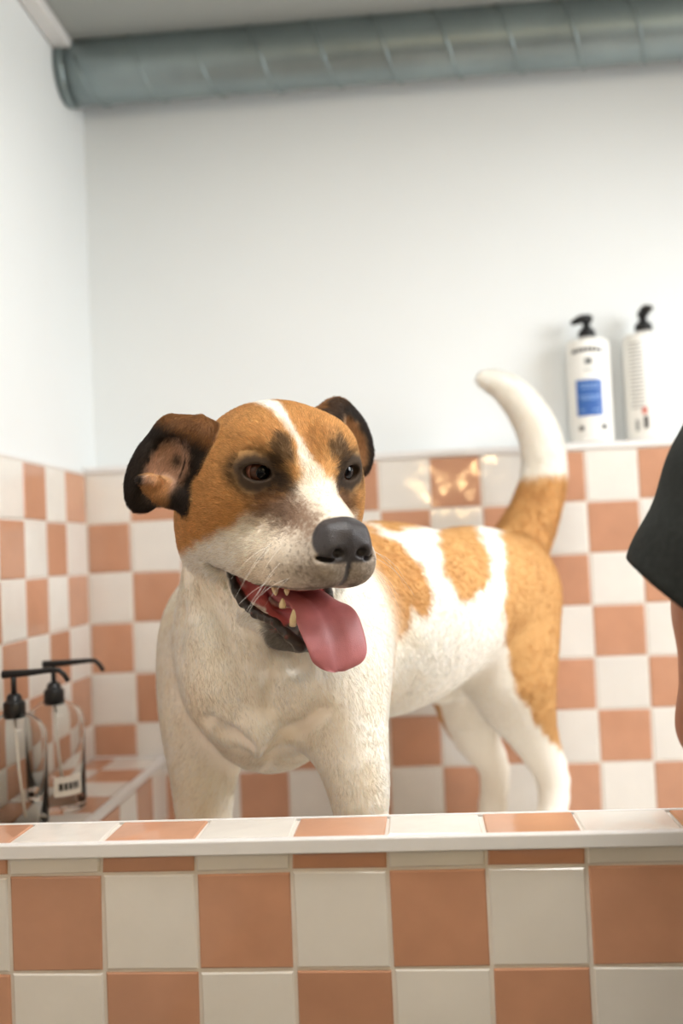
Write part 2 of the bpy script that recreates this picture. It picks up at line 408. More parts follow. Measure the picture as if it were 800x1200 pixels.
# ================================================================== implicit modelling (smooth blended solids -> one continuous mesh)
A3 = lambda *a: np.array(a, np.float32)
def smin(a, b, k):
    h = np.maximum(k-np.abs(a-b), 0)/k
    return np.minimum(a, b) - h*h*k*.25
def smax(a, b, k): return -smin(-a, -b, k)
def s_ell(p, c, r, R=None):
    q = p - np.asarray(c, np.float32)
    if R is not None: q = q @ np.asarray(R, np.float32).T      # rows of R: local axes
    r = np.asarray(r, np.float32)
    a = q/r; k0 = np.sqrt((a*a).sum(-1)+1e-12); b = a/r; k1 = np.sqrt((b*b).sum(-1)+1e-12)
    return k0*(k0-1)/k1
def s_rc(p, a, b, ra, rb):
    a = np.asarray(a, np.float32); b = np.asarray(b, np.float32); ba = b-a
    l2 = float(ba@ba); q = p-a; h = np.clip((q@ba)/l2, 0, 1)
    d = q - h[:, None]*ba
    return np.sqrt((d*d).sum(-1)) - (ra+(rb-ra)*h)
def s_chain(p, pts, rads, k=.0):
    d = None
    for i in range(len(pts)-1):
        e = s_rc(p, pts[i], pts[i+1], rads[i], rads[i+1])
        d = e if d is None else (smin(d, e, k) if k else np.minimum(d, e))
    return d
def surface_nets(fn, lo, hi, h, nb=6, lip=1.0, newton=3):
    """sparse surface nets of fn(points)->distance; returns verts, quads, normals"""
    lo = np.array(lo, np.float64); B = h*nb
    nblk = np.ceil((np.array(hi)-lo)/B).astype(int)
    g = np.stack(np.meshgrid(*[np.arange(n) for n in nblk], indexing='ij'), -1).reshape(-1, 3)
    cen = (lo + (g+.5)*B).astype(np.float32)
    dv = np.concatenate([fn(c) for c in np.array_split(cen, max(1, len(cen)//4000))])
    act = g[np.abs(dv) < B*.95*lip]
    # order blocks along a space filling curve so that far solids can be skipped per chunk
    key = np.zeros(len(act), np.int64)
    for bit in range(8):
        for ax in range(3): key |= ((act[:, ax] >> bit) & 1).astype(np.int64) << (3*bit+ax)
    act = act[np.argsort(key)]
    m = nb+1
    loc = np.stack(np.meshgrid(*[np.arange(m)]*3, indexing='ij'), -1).reshape(-1, 3)
    D = nblk*nb+2
    def gid(ijk): return (ijk[..., 0].astype(np.int64)*D[1]+ijk[..., 1])*D[2]+ijk[..., 2]
    cid, cpos, edges = [], [], []
    for chunk in np.array_split(act, max(1, len(act)//200)):
        nodes = chunk[:, None, :]*nb + loc[None]
        pw = (lo + nodes*h).astype(np.float32).reshape(-1, 3)
        val = fn(pw).reshape(-1, m, m, m)
        s = val < 0
        # cells
        c8 = [val[:, i:nb+i, j:nb+j, k:nb+k] for i in (0, 1) for j in (0, 1) for k in (0, 1)]
        sg = sum((c < 0).astype(np.int8) for c in c8)
        on = (sg > 0) & (sg < 8)
        bi, i, j, k = np.nonzero(on)
        vals = np.stack([c[bi, i, j, k] for c in c8], -1)
        corn = np.array([(a, b, c) for a in (0, 1) for b in (0, 1) for c in (0, 1)], np.float32)
        acc = np.zeros((len(bi), 3)); cnt = np.zeros(len(bi))
        for a in range(8):
            for b in range(a+1, 8):
                if abs(corn[a]-corn[b]).sum() != 1: continue
                x = (vals[:, a] < 0) != (vals[:, b] < 0)
                t = np.where(x, vals[:, a]/(vals[:, a]-vals[:, b]+1e-20), 0)
                acc += np.where(x[:, None], corn[a]+t[:, None]*(corn[b]-corn[a]), 0); cnt += x
        base = chunk[bi]*nb + np.stack([i, j, k], -1)
        cid.append(gid(base)); cpos.append(lo + (base + acc/cnt[:, None])*h)
        for ax in range(3):
            sl0 = [slice(0, nb)]*3; sl1 = [slice(0, nb)]*3; sl1[ax] = slice(1, nb+1)
            s0 = s[(slice(None), *sl0)]; s1 = s[(slice(None), *sl1)]
            bi2, a, b, c = np.nonzero(s0 != s1)
            n0 = chunk[bi2]*nb + np.stack([a, b, c], -1)
            edges.append((ax, n0, s0[bi2, a, b, c]))
    cid = np.concatenate(cid); cpos = np.concatenate(cpos)
    o = np.argsort(cid); cid = cid[o]; cpos = cpos[o]
    quads = []
    for ax, n0, ins in edges:
        u, v = [(1, 2), (2, 0), (0, 1)][ax]
        q = []
        ok = np.ones(len(n0), bool)
        for du, dw in ((0, 0), (-1, 0), (-1, -1), (0, -1)):
            t = n0.copy(); t[:, u] += du; t[:, v] += dw
            ok &= (t >= 0).all(-1)
            ids = gid(t); p = np.searchsorted(cid, ids); p = np.minimum(p, len(cid)-1); ok &= cid[p] == ids; q.append(p)
        q = np.stack(q, -1)[ok]; ins = ins[ok]
        q[~ins] = q[~ins][:, ::-1]
        quads.append(q)
    quads = np.concatenate(quads)
    v = cpos.astype(np.float32)
    def normals(v):
        a = v[quads[:, 2]]-v[quads[:, 0]]; b = v[quads[:, 3]]-v[quads[:, 1]]; fn_ = np.cross(a, b)
        N = np.zeros_like(v)
        for k in range(4):
            for ax in range(3): N[:, ax] += np.bincount(quads[:, k], fn_[:, ax], len(v))
        return N/np.maximum(np.sqrt((N*N).sum(-1)), 1e-12)[:, None]
    def evalc(w):      # vertices are ordered by cell id: evaluate in coherent pieces
        o = np.empty(len(w), np.float32)
        for ch in vch: o[ch] = fn(w[ch])
        return o
    key = np.zeros(len(v), np.int64); kk = ((v-lo)/(h*8)).astype(np.int64)
    for bit in range(8):
        for ax in range(3): key |= ((kk[:, ax] >> bit) & 1) << (3*bit+ax)
    vch = np.array_split(np.argsort(key), max(1, len(v)//8000))
    for _ in range(newton):
        N = normals(v); f0 = evalc(v); e = np.float32(h*.4)
        g = (evalc(v+N*e)-f0)/e
        v = v - (np.clip(f0/np.maximum(g, .35), -h*.6, h*.6))[:, None]*N
    N = normals(v)
    return v, quads, N
def np_mesh(name, v, q, m, parent=None, attrs=None):
    me = bpy.data.meshes.new(name)
    me.vertices.add(len(v)); me.vertices.foreach_set('co', np.ascontiguousarray(v, np.float32).ravel())
    k = q.shape[1]
    me.loops.add(q.size); me.loops.foreach_set('vertex_index', np.ascontiguousarray(q, np.int32).ravel())
    me.polygons.add(len(q)); me.polygons.foreach_set('loop_start', np.arange(0, q.size, k, dtype=np.int32))
    me.polygons.foreach_set('use_smooth', np.ones(len(q), bool))
    me.update(calc_edges=True); me.validate()
    for kk in (m if isinstance(m, (list, tuple)) else [m]): me.materials.append(kk)
    for an, (ty, arr) in (attrs or {}).items():
        at = me.attributes.new(an, ty, 'POINT')
        at.data.foreach_set({'FLOAT_COLOR': 'color', 'FLOAT_VECTOR': 'vector', 'FLOAT': 'value'}[ty], np.ascontiguousarray(arr, np.float32).ravel())
    o = bpy.data.objects.new(name, me); COL.objects.link(o); place(o, parent)
    return o
def nrm(v): v = np.asarray(v, float); return v/np.linalg.norm(v)
DOGH = .0025; FURN = (170000, 300000)

# ================================================================== the dog
# head frame: x = dog's left, y = muzzle direction, z = up; origin between the eyes
TH, PH = math.radians(32), math.radians(15)
HE = P(355, 553, 1.12)
_f0 = np.array([math.sin(TH), -math.cos(TH), 0]); HX = np.array([math.cos(TH), math.sin(TH), 0]); _u0 = np.array([0, 0, 1.])
HY = _f0*math.cos(PH)-_u0*math.sin(PH); HZ = _u0*math.cos(PH)+_f0*math.sin(PH)
HR = np.stack([HX, HY, HZ])           # rows
def Hd(x, y, z): return HE + HX*x + HY*y + HZ*z
def toH(p): return ((p-HE.astype(np.float32)) @ HR.T.astype(np.float32))
def L(px, py, y):
    """pixel -> head-local point on the head plane at local depth y"""
    r = CF + CR*(px-400)/FPX - CU*(py-600)/FPX
    t = ((HE + HY*y - CP) @ HY)/(r @ HY); q = CP + r*t - HE
    return HR @ q
def catmull(a, n):
    a = np.asarray(a, float)
    if a.ndim == 1: a = a[:, None]
    e = np.vstack([2*a[0]-a[1], a, 2*a[-1]-a[-2]]); out = []
    for i in range(len(a)-1):
        for k in range(n):
            t = k/n; p0, p1, p2, p3 = e[i:i+4]
            out.append(.5*((2*p1)+(-p0+p2)*t+(2*p0-5*p1+4*p2-p3)*t*t+(-p0+3*p1-3*p2+p3)*t**3))
    out.append(a[-1]); return np.array(out)
EYE = np.array([.0530, -.0075, 0.]); EYR = .0158
def eye_axes(s):
    o = nrm((s*math.sin(math.radians(27)), math.cos(math.radians(27)), .05)); t = nrm(np.cross((0, 0, 1.), o)); u = np.cross(o, t)
    return np.stack([t, u, o])
RE = eye_axes(1.)      # for |x|
# ears -------------------------------------------------------------
ec1 = L(184, 548, -.10); ea1 = nrm(L(160, 592, -.10)-L(208, 500, -.10)); en1 = nrm(np.array([-.30, .95, .05])); en1 = nrm(en1-ea1*(en1@ea1)); ew1 = np.cross(ea1, en1)
RE1 = np.stack([ew1, ea1, en1])
ec2 = L(409, 514, -.105); ea2 = nrm(L(428, 556, -.10)-L(393, 473, -.10)); en2 = nrm(np.array([-.25, .95, .1])); en2 = nrm(en2-ea2*(en2@ea2)); ew2 = np.cross(ea2, en2)
RE2 = np.stack([ew2, ea2, en2])
_fa = nrm(L(212, 588, -.087)-L(164, 562, -.083)); _fn = nrm(np.array([-.3, .95, .25])-_fa*(np.array([-.3, .95, .25])@_fa)); RF1 = np.stack([_fa, _fn, np.cross(_fa, _fn)])
def ears(q):
    a = s_ell(q, ec1, (.031, .057, .012), RE1)
    a = smin(a, s_rc(q, L(232, 512, -.085), L(204, 505, -.095), .026, .017), .02)
    a = smin(a, s_rc(q, L(228, 540, -.085), L(205, 560, -.09), .022, .014), .02)
    a = smax(a, -s_ell(q, ec1+en1*.017+ew1*.004, (.024, .047, .014), RE1), .006)
    a = smin(a, s_ell(q, L(190, 574, -.087), (.029, .0065, .0135), RF1), .010)
    a = smin(a, s_rc(q, L(165, 561, -.081), L(180, 563, -.084), .0035, .005), .008)
    a = smin(a, s_rc(q, L(205, 582, -.088), L(222, 585, -.080), .010, .016), .015)
    b = s_ell(q, ec2, (.029, .054, .010), RE2)
    b = smin(b, s_rc(q, L(382, 497, -.09), L(391, 485, -.10), .024, .016), .02)
    b = smax(b, -s_ell(q, ec2+en2*.014+ea2*.004, (.018, .042, .010), RE2), .006)
    return np.minimum(a, b)
def nose_sd(s):
    n = s_ell(s, (0, .105, -.060), (.030, .026, .025))
    n = smin(n, s_rc(s, (0, .114, -.046), (.017, .110, -.048), .0125, .0115), .010)
    n = smin(n, s_ell(s, (.0175, .113, -.064), (.0145, .018, .016)), .008)
    return n
def head_upper(q):
    x = np.sqrt(q[:, 0]**2+9e-6); s = np.stack([x, q[:, 1], q[:, 2]], -1)
    d = s_ell(s, (0, -.064, .004), (.087, .098, .070))
    d = smin(d, s_ell(s, (.036, -.028, .024), (.034, .034, .029)), .03)
    d = smin(d, s_ell(s, (.062, -.062, -.045), (.043, .062, .055)), .04)
    d = smin(d, s_ell(s, (.055, -.105, -.085), (.052, .06, .06)), .05)
    m = s_rc(s, (0, .0, -.030), (0, .092, -.057), .036, .029)
    m = smin(m, s_ell(s, (0, .035, -.080), (.046, .075, .045)), .03)
    m = smin(m, s_chain(s, [(.018, .104, -.084), (.033, .070, -.090), (.043, .02, -.100), (.052, -.03, -.104), (.058, -.07, -.104)], [.024, .030, .032, .030, .030]), .02)
    d = smin(d, m, .024)
    d = smax(d, -s_ell(s, (.070, .034, -.006), (.030, .030, .024)), .02)
    # stop furrow, eye socket fall-off
    d = smax(d, -s_rc(s, (0, .022, .028), (0, -.05, .093), .012, .010), .03)
    # nose
    n = nose_sd(s)
    d = smin(d, n, .006)
    d = smax(d, -s_ell(s, (.0145, .134, -.0655), (.0072, .013, .0062)), .004)
    d = smax(d, -s_ell(s, (.027, .123, -.073), (.010, .012, .0028)), .003)
    d = smax(d, -s_rc(s, (0, .135, -.065), (0, .133, -.089), .0016, .0016), .003)
    d = smax(d, -s_rc(s, (0, .140, -.089), (0, .134, -.110), .0025, .0045), .006)
    # lids and socket
    d = smin(d, s_ell(s, EYE, (.0235, .0170, .0180), RE), .016)
    d = smin(d, s_chain(s, [EYE+RE.T@(-.021, .005, .006), EYE+RE.T@(-.008, .0135, .011), EYE+RE.T@(.008, .0130, .010), EYE+RE.T@(.020, .004, .002)], [.0032, .0042, .0042, .0036]), .008)
    d = smax(d, -s_ell(s, EYE+RE[2]*.013-RE[1]*.0005, (.0168, .0102, .016), RE), .0025)
    # roof of the mouth
    d = smax(d, -s_ell(s, (0, .0, -.142), (.040, .11, .026)), .008)
    return d
def LX(px, py, x):
    """pixel -> head-local point on the plane local x"""
    r = CF + CR*(px-400)/FPX - CU*(py-600)/FPX
    t = ((HE + HX*x - CP) @ HX)/(r @ HX); q = CP + r*t - HE
    return HR @ q
MUP = np.array([LX(*a) for a in ((268, 655, -.064), (284, 672, -.060), (308, 686, -.054), (335, 692, -.046))])
MLO = np.array([LX(*a) for a in ((268, 657, -.064), (273, 682, -.061), (284, 705, -.057), (300, 719, -.051), (322, 729, -.044), (338, 745, -.034), (352, 757, -.022))])
MPOLY = np.vstack([MUP[:, 1:], [LX(372, 694, -.03)[1:]], [LX(378, 748, -.01)[1:]], MLO[:0:-1, 1:]])
ABSX = np.array([-1., 1, 1])
def poly_sd(u, v, pts):
    n = len(pts); dm = np.full(len(u), 1e9, np.float32); ins = np.zeros(len(u), bool)
    for i in range(n):
        a, b = pts[i], pts[(i+1) % n]; e = b-a; wu, wv = u-a[0], v-a[1]
        t = np.clip((wu*e[0]+wv*e[1])/(e@e), 0, 1); dm = np.minimum(dm, (wu-t*e[0])**2+(wv-t*e[1])**2)
        c = (a[1] > v) != (b[1] > v); ins ^= c & (u < a[0]+(v-a[1])/(b[1]-a[1]+1e-12)*e[0])
    return np.sqrt(dm)*np.where(ins, -1, 1)
def mouth_gap(s):
    return smax(poly_sd(s[:, 1], s[:, 2], MPOLY), .039 - s[:, 0], .008)
LOWLIP = [p*ABSX for p in MLO] + [np.array([0, .044, -.186])]
LOWR = [.0028, .0034, .0052, .0054, .0042, .0056, .0075, .0080]
def jaw(q):
    x = np.sqrt(q[:, 0]**2+4e-6); s = np.stack([x, q[:, 1], q[:, 2]], -1)
    d = s_chain(s, [(.044, -.095, -.148), (.036, -.03, -.176), (.023, .018, -.190), (.006, .032, -.193)], [.024, .018, .015, .015], .01)
    d = smin(d, s_ell(s, (0, -.05, -.180), (.03, .06, .014)), .02)
    d = smax(d, -s_ell(s, (0, -.03, -.150), (.030, .08, .026)), .006)
    lip = s_chain(s, LOWLIP, LOWR, .004)
    lip = lip + .0010*np.sin(s[:, 1]*470+1)*np.sin(s[:, 2]*330)
    d = smin(d, lip, .006)
    inner = s_ell(s, (0, -.095, -.140), (.045, .028, .036))
    inner = smin(inner, s_chain(s, [(.036, -.080, -.135), (.034, -.045, -.155), (.032, -.015, -.166)], [.012, .010, .008]), .012)
    inner = smax(inner, -s_ell(s, (0, -.02, -.140), (.022, .07, .03)), .006)
    return smin(d, inner, .008)
# body -------------------------------------------------------------
Rh = Hd(0, -.10, -.045)
cC, cR, cL, cU = P(316, 775, 1.31), P(444, 727, 1.47), P(556, 704, 1.63), P(588, 690, 1.71)
DAX = nrm(cC-cU)*np.array([1, 1, 0]); DAX = nrm(DAX); DLF = np.array([-DAX[1], DAX[0], 0])        # forward, left
RB = np.stack([DLF, DAX, (0, 0, 1.)])
FL = ZFL
def foot(w, a, b):
    return [np.array([w[0]+DAX[0]*t, w[1]+DAX[1]*t, FL+z]) for t, z in ((a, .13), (a+.010, .075), (b, .035))]
fl = [P(394, 752, 1.29), P(399, 830, 1.25), P(417, 905, 1.215), P(424, 965, 1.205)]; fl += foot(fl[-1], 0, .02)
flr = [.062, .048, .035, .031, .029, .029, .030]
fr = [P(260, 765, 1.37), P(243, 835, 1.345), P(239, 905, 1.325), P(239, 965, 1.32)]; fr += foot(fr[-1], 0, .02)
frr = [.070, .053, .040, .036, .031, .030, .031]
hl = [P(590, 715, 1.68), P(598, 795, 1.64), P(625, 862, 1.71), P(648, 915, 1.745)]; w = hl[-1]
hl += [np.array([w[0], w[1], FL+.09])+DAX*.016, np.array([w[0], w[1], FL+.035])+DAX*.028]
hlr = [.086, .066, .039, .027, .024, .027]
hr = [P(545, 740, 1.785), P(549, 815, 1.76), P(558, 862, 1.795), P(579, 902, 1.82)]; w = hr[-1]
hr += [np.array([w[0], w[1], FL+.09])+DAX*.016, np.array([w[0], w[1], FL+.035])+DAX*.028]
hrr = [.082, .055, .038, .026, .024, .027]
TAILP = [P(603, 650, 1.76), P(624, 606, 1.775), P(637, 558, 1.785), P(632, 512, 1.785), P(613, 476, 1.785), P(590, 453, 1.785), P(566, 443, 1.785)]
TAILR = [.042, .036, .035, .034, .029, .022, .012]
TAILP = list(catmull(TAILP, 4)); TAILR = list(catmull(np.array(TAILR), 4)[:, 0])
def fine(pts, rads): return list(catmull(pts, 3)), list(np.maximum(catmull(np.array(rads), 3)[:, 0], .01))
fl, flr = fine(fl, flr); fr, frr = fine(fr, frr); hl, hlr = fine(hl, hlr); hr, hrr = fine(hr, hrr)
BP = []
def b_ell(c, r, k, R=RB): c = np.asarray(c, float); BP.append((lambda p: s_ell(p, c, r, R), c, max(r), k))
def b_rc(a, b, ra, rb, k):
    a, b = np.asarray(a, float), np.asarray(b, float); BP.append((lambda p: s_rc(p, a, b, ra, rb), (a+b)/2, np.linalg.norm(a-b)/2+max(ra, rb), k))
def b_chain(pts, rads, k, k0):
    n = len(pts)-1
    for i in range(n): b_rc(pts[i], pts[i+1], rads[i], rads[i+1], k+(k0-k)*max(0, 1-2.2*i/n))
def paw(c):
    """c: ankle point just above the floor"""
    f = c + DAX*.035; b_ell((f[0], f[1], FL+.027), (.038, .052, .026), .015)
    for k in (-1.5, -.5, .5, 1.5):
        o = f + DLF*(k*.018) + DAX*(.040-.008*abs(k)); b_ell((o[0], o[1], FL+.021), (.0125, .026, .0190), .006)
b_ell(cC, (.110, .115, .148), .06)
b_ell(cR, (.112, .225, .143), .06)
b_rc(cR+(0, 0, .01), cL, .115, .096, .06)
b_rc(cL+(0, 0, .02), cU, .098, .098, .06)
b_rc(Rh, cC+(0, 0, .05), .100, .118, .06)
b_ell(P(396, 742, 1.33), (.045, .08, .10), .05)          # shoulders
b_ell(P(248, 750, 1.40), (.045, .08, .10), .05)
b_ell(P(303, 850, 1.255), (.024, .026, .034), .05)       # breastbone
b_chain(fl, flr, .008, .045); b_chain(fr, frr, .008, .045)
b_chain(hl, hlr, .010, .04); b_chain(hr, hrr, .010, .04)
b_ell(P(522, 806, 1.655), (.020, .055, .026), .035)      # sheath
b_chain(TAILP, TAILR, .010, .03)
for c in (fl[-1], fr[-1], hl[-1], hr[-1]): paw(c)
def body(p):
    c = (p.min(0)+p.max(0))/2; R = float(np.linalg.norm(p.max(0)-c))
    d = np.full(len(p), .12, np.float32)
    for f, pc, pr, k in BP:
        if np.linalg.norm(c-pc)-R-pr > .075: continue
        d = smin(d, f(p), k)
    return d
def surf(px, py, sink=0.):
    """point of the trunk surface seen through a pixel"""
    r = CF + CR*(px-400)/FPX - CU*(py-600)/FPX; r = r/np.linalg.norm(r); t = .9
    for _ in range(80): t += float(body((CP+r*t)[None].astype(np.float32))[0])*.8
    return CP+r*(t+sink)
_fold = [([surf(282, 700, .006), surf(296, 745, .004), surf(312, 800, .004), surf(304, 850, .004)], [.012, .013, .014, .014]),
         ([surf(352, 762, .006), surf(335, 800, .005), surf(308, 852, .005)], [.012, .014, .014]),
         ([surf(232, 690, .008), surf(246, 740, .008), surf(262, 790, .010)], [.014, .016, .016])]
_pec = [(surf(262, 800, .03), (.045, .04, .060)), (surf(368, 805, .03), (.042, .04, .058))]
for pts_, rr_ in _fold: b_chain(pts_, rr_, .030, .030)
for c_, r_ in _pec: b_ell(c_, r_, .05)
b_ell(surf(303, 862, .006), (.016, .014, .024), .02)        # tuft on the breastbone
CUT = [[surf(246, 846), surf(268, 862), surf(288, 874)], [surf(318, 876), surf(345, 860), surf(374, 835)], [surf(322, 705), surf(326, 745), surf(346, 778)], [surf(318, 790), surf(316, 830)]]
CUT = [(a, b, (a+b)/2) for ch in CUT for a, b in zip(ch[:-1], ch[1:])]
_body0 = body
def body(p):
    d = _body0(p); c = (p.min(0)+p.max(0))/2; R = float(np.linalg.norm(p.max(0)-c))
    for a, b, m in CUT:
        if np.linalg.norm(c-m)-R < .08: d = smax(d, -s_rc(p, a, b, .004, .004), .022)
    return d
HC = Hd(0, -.02, -.06).astype(np.float32)
def dog_fn(p):
    d = body(p)
    q = p-HC; near = (q*q).sum(-1) < .30**2
    if near.any():
        pl = toH(p[near]); db = d[near]
        hu = head_upper(pl); e = ears(pl); j = jaw(pl)
        h = smin(hu, e, .008)
        k = smin(h, db, .035)
        sx_ = np.stack([np.abs(pl[:, 0]), pl[:, 1], pl[:, 2]], -1)
        k = smax(k, -mouth_gap(sx_), .005)
        k = smin(k, j, .008)
        d = d.copy(); d[near] = k
    return d
DV, DQ, DN = surface_nets(dog_fn, (-.48, .93, .58), (.42, 2.0, 1.62), DOGH)

# ---- markings, fur direction and fur length per vertex
def sstep(a, b, x): t = np.clip((x-a)/(b-a), 0, 1); return t*t*(3-2*t)
def vnoise(p, sc, seed=0):
    """cheap smooth value noise"""
    q = p*sc+seed*17.3; i = np.floor(q).astype(np.int64); f = q-i; f = f*f*(3-2*f); o = 0
    for a in (0, 1):
        for b in (0, 1):
            for c in (0, 1):
                n = (i[:, 0]+a)*374761393 + (i[:, 1]+b)*668265263 + (i[:, 2]+c)*2147483647
                n = (n ^ (n >> 13))*1274126177; n = ((n ^ (n >> 16)) & 0xffff)/65535.
                o = o + n*(f[:, 0] if a else 1-f[:, 0])*(f[:, 1] if b else 1-f[:, 1])*(f[:, 2] if c else 1-f[:, 2])
    return o
def poly_in(uv, pts, soft):
    """soft inside test of 2D polygon: signed distance"""
    pts = np.array(pts, float); n = len(pts); x, y = uv[:, 0], uv[:, 1]
    dm = np.full(len(uv), 1e9); ins = np.zeros(len(uv), bool)
    for i in range(n):
        a, b = pts[i], pts[(i+1) % n]; e = b-a; w = uv-a
        t = np.clip((w@e)/(e@e), 0, 1); d = ((w-t[:, None]*e)**2).sum(-1); dm = np.minimum(dm, d)
        c = (a[1] > y) != (b[1] > y); xi = a[0]+(y-a[1])/(b[1]-a[1]+1e-12)*e[0]; ins ^= c & (x < xi)
    sd = np.sqrt(dm)*np.where(ins, 1, -1)
    return sstep(-soft, soft, sd)
C_WH = np.array(lin((250, 244, 232))); C_BR = np.array(lin((206, 158, 100))); C_BRD = np.array(lin((172, 120, 70))); C_DK = np.array(lin((46, 38, 33)))
C_NOSE = np.array(lin((58, 54, 55))); C_PINK = np.array(lin((196, 104, 100))); C_TAN = np.array(lin((212, 172, 146))); C_GREY = np.array(lin((112, 98, 88)))
def mix(a, b, t): return a*(1-t[:, None]) + b*t[:, None]
def colour(v, nv):
    n = len(v); q = toH(v)
    nz = vnoise(v, 60) - .5; nf = vnoise(v, 260, 1)-.5; ng = vnoise(v, 600, 3)-.5
    col = np.tile(C_WH, (n, 1)); bald = np.zeros(n); leng = np.full(n, .016); gloss = np.zeros(n)
    # body patches: painted on the left flank, mirrored on the right
    ctr = cR; sd = (v-ctr)@DLF; vm = v - np.where(sd < 0, 2*sd, 0)[:, None]*DLF
    uv = proj(vm) + np.stack([nz*9+nf*5, (vnoise(v, 60, 5)-.5)*9], -1)
    pA = [(400, 606), (431, 618), (465, 636), (494, 663), (503, 690), (501, 719), (494, 722), (483, 708), (476, 732), (466, 755), (461, 782), (456, 815), (420, 815), (425, 720), (400, 660)]
    pT = [(380, 560), (505, 585), (509, 613), (480, 619), (455, 622), (431, 614), (380, 620)]
    pB = [(509, 590), (540, 590), (559, 627), (577, 654), (575, 676), (559, 697), (544, 708), (530, 690), (519, 672), (514, 636), (509, 612)]
    pC = [(586, 618), (600, 590), (640, 610), (700, 640), (700, 881), (656, 881), (636, 861), (613, 825), (600, 793), (591, 753), (589, 708), (591, 663)]
    br = np.maximum.reduce([poly_in(uv, pp, 4) for pp in (pA, pT, pB, pC)])
    br = br*np.where((sd < 0) & (v[:, 2] < TAILP[0][2]-.02), sstep(.0, .4, -(nv@DLF)), 1)
    tl = s_chain(v, TAILP, TAILR); btl = sstep(.045, .015, tl)*(v[:, 2] > TAILP[0][2])
    lim = P(640, 556, 1.78)[2]; br = np.where(btl > .5, sstep(lim+.008, lim-.008, v[:, 2]+nz*.02), br)
    hd = np.sqrt(((v-HC)**2).sum(-1)); onhead = sstep(.25, .23, hd)
    db = body(v)
    hu = head_upper(q); je = jaw(q); ea = ears(q)
    isb = sstep(.004, .012, np.minimum(np.minimum(hu, je), ea)-db) if False else np.where(onhead > .5, sstep(-.006, .006, np.minimum(np.minimum(hu, je), ea)-db), 1.)
    brown = mix(np.tile(C_BR, (n, 1)), C_BRD, np.clip(sstep(.1, .5, nz+nf)*.35, 0, 1))
    front = sstep(1.345, 1.30, v[:, 1])*(v[:, 0] < .0)           # neck and breast stay white
    br = br*(1-front*sstep(.0, .02, proj(v)[:, 1]*0+1))
    cream = np.clip(.30+1.6*(vnoise(v, 22, 31)-.5)+1.0*(vnoise(v, 70, 32)-.5), 0, 1)*sstep(1.5, 1.3, v[:, 1])
    col = mix(col, np.array(lin((232, 214, 186))), cream*.4)
    col = mix(col, brown, br)
    # ---------------- head
    H = np.tile(C_BR, (n, 1)); x, y, z = q[:, 0], q[:, 1], q[:, 2]; ax = np.abs(x)
    j2 = nz*.012+nf*.008
    H = mix(H, np.array(lin((172, 118, 66))), sstep(.02, .085, z)*sstep(.03, .10, -y)*.6)
    # pale cheek / muzzle: below a line that falls from the inner eye corner to the jaw
    line = -.020 - .62*np.maximum(ax-.018, 0) - .42*np.maximum(-y+.0, 0)
    wm = sstep(-.010, .010, line - z + j2 + .045*sstep(.02, .06, y))
    # blaze
    bw = np.interp(y+z*.0, [-.14, -.06, -.01, .03, .045, .075], [.007, .010, .009, .010, .015, .05]) 
    bx = x + .005 + .016*sstep(.0, .075, z)
    wb_ = sstep(.006, -.004, np.abs(bx) - bw + j2*.6)*sstep(-.02, -.01, z+.1)
    # eye surrounds
    ed = np.sqrt(((np.stack([ax, y, z], -1)-EYE)**2).sum(-1))
    e2 = np.stack([ax, y, z], -1)-EYE
    tcoord = e2@RE[0]; ucoord = e2@RE[1]
    ring = sstep(.039, .019, np.sqrt((tcoord*.85)**2+(ucoord*1.15)**2)+j2*.6)
    brow = sstep(1.15, .7, np.sqrt(((ax-.035)/.013)**2+((z-.026)/.020)**2)+nf*.6)*sstep(-.05, -.02, y)
    under = sstep(1.15, .35, np.sqrt(((ax-.042)/.030)**2+((z+.034)/.030)**2)+nf*.4+ng*.5)*sstep(-.07, -.03, y)
    H = mix(H, mix(np.tile(C_WH, (n, 1)), np.array(lin((232, 219, 200))), sstep(-.03, .03, y)), np.maximum(wm, wb_))
    H = mix(H, np.array(lin((120, 86, 62))), under*.85)
    H = mix(H, C_DK*1.3, brow*.75*(1-wb_))
    H = mix(H, C_DK*.75, ring*.95)
    inner = sstep(1.1, .4, np.sqrt(((ax-.034)/.012)**2+((z+.008)/.014)**2)+nf*.5)
    H = mix(H, C_DK*1.6, inner*.8)
    # greyish muzzle tip with spots
    gm = sstep(.055, .118, y)*sstep(-.028, -.075, z)
    H = mix(H, C_GREY, np.clip(gm*(.72+nf*.2+ng*.5), 0, .85))
    lipd = sstep(.007, .001, s_chain(np.stack([ax, y, z], -1), [p*ABSX for p in MUP]+[(.036, .085, -.119), (.012, .122, -.108)], [.003]*6))*(hu < je)
    H = mix(H, C_DK*1.6, lipd*.6)
    sp = (vnoise(v, 330, 9) > .74)*(y > .045)*(y < .115)*(z < -.055)*(z > -.115)
    H = mix(H, C_GREY*.7, sp*.5)
    # nose leather
    nd = np.minimum(nose_sd(np.stack([ax, y, z], -1)), s_ell(np.stack([ax, y, z], -1), (.0145, .130, -.0655), (.0080, .022, .0075)))
    nm = sstep(.0035, .0015, nd)*sstep(.094, .100, y+.25*np.maximum(-.04-z, 0))
    phil = sstep(.004, .002, ax)*(z < -.075)*(z > -.108)*(y > .10)
    nm = np.maximum(nm, phil)
    H = mix(H, C_NOSE, nm)
    # mouth lining and lips
    lowj = sstep(-.002, .002, hu-je)*sstep(.0, .004, ea-je)
    S3 = np.stack([ax, y, z], -1)
    lipx = s_chain(S3, LOWLIP, LOWR)
    nl = nv@HR.T; upw = nl[:, 2]; inw = -nl[:, 0]*np.sign(x)
    gap = poly_sd(y, z, MPOLY)
    darkl = sstep(.0040, .0024, lipx)
    pink = sstep(.0015, -.001, gap)*(ax < .058)*(1-sstep(.0026, .0012, lipx))*(hu > -.02)
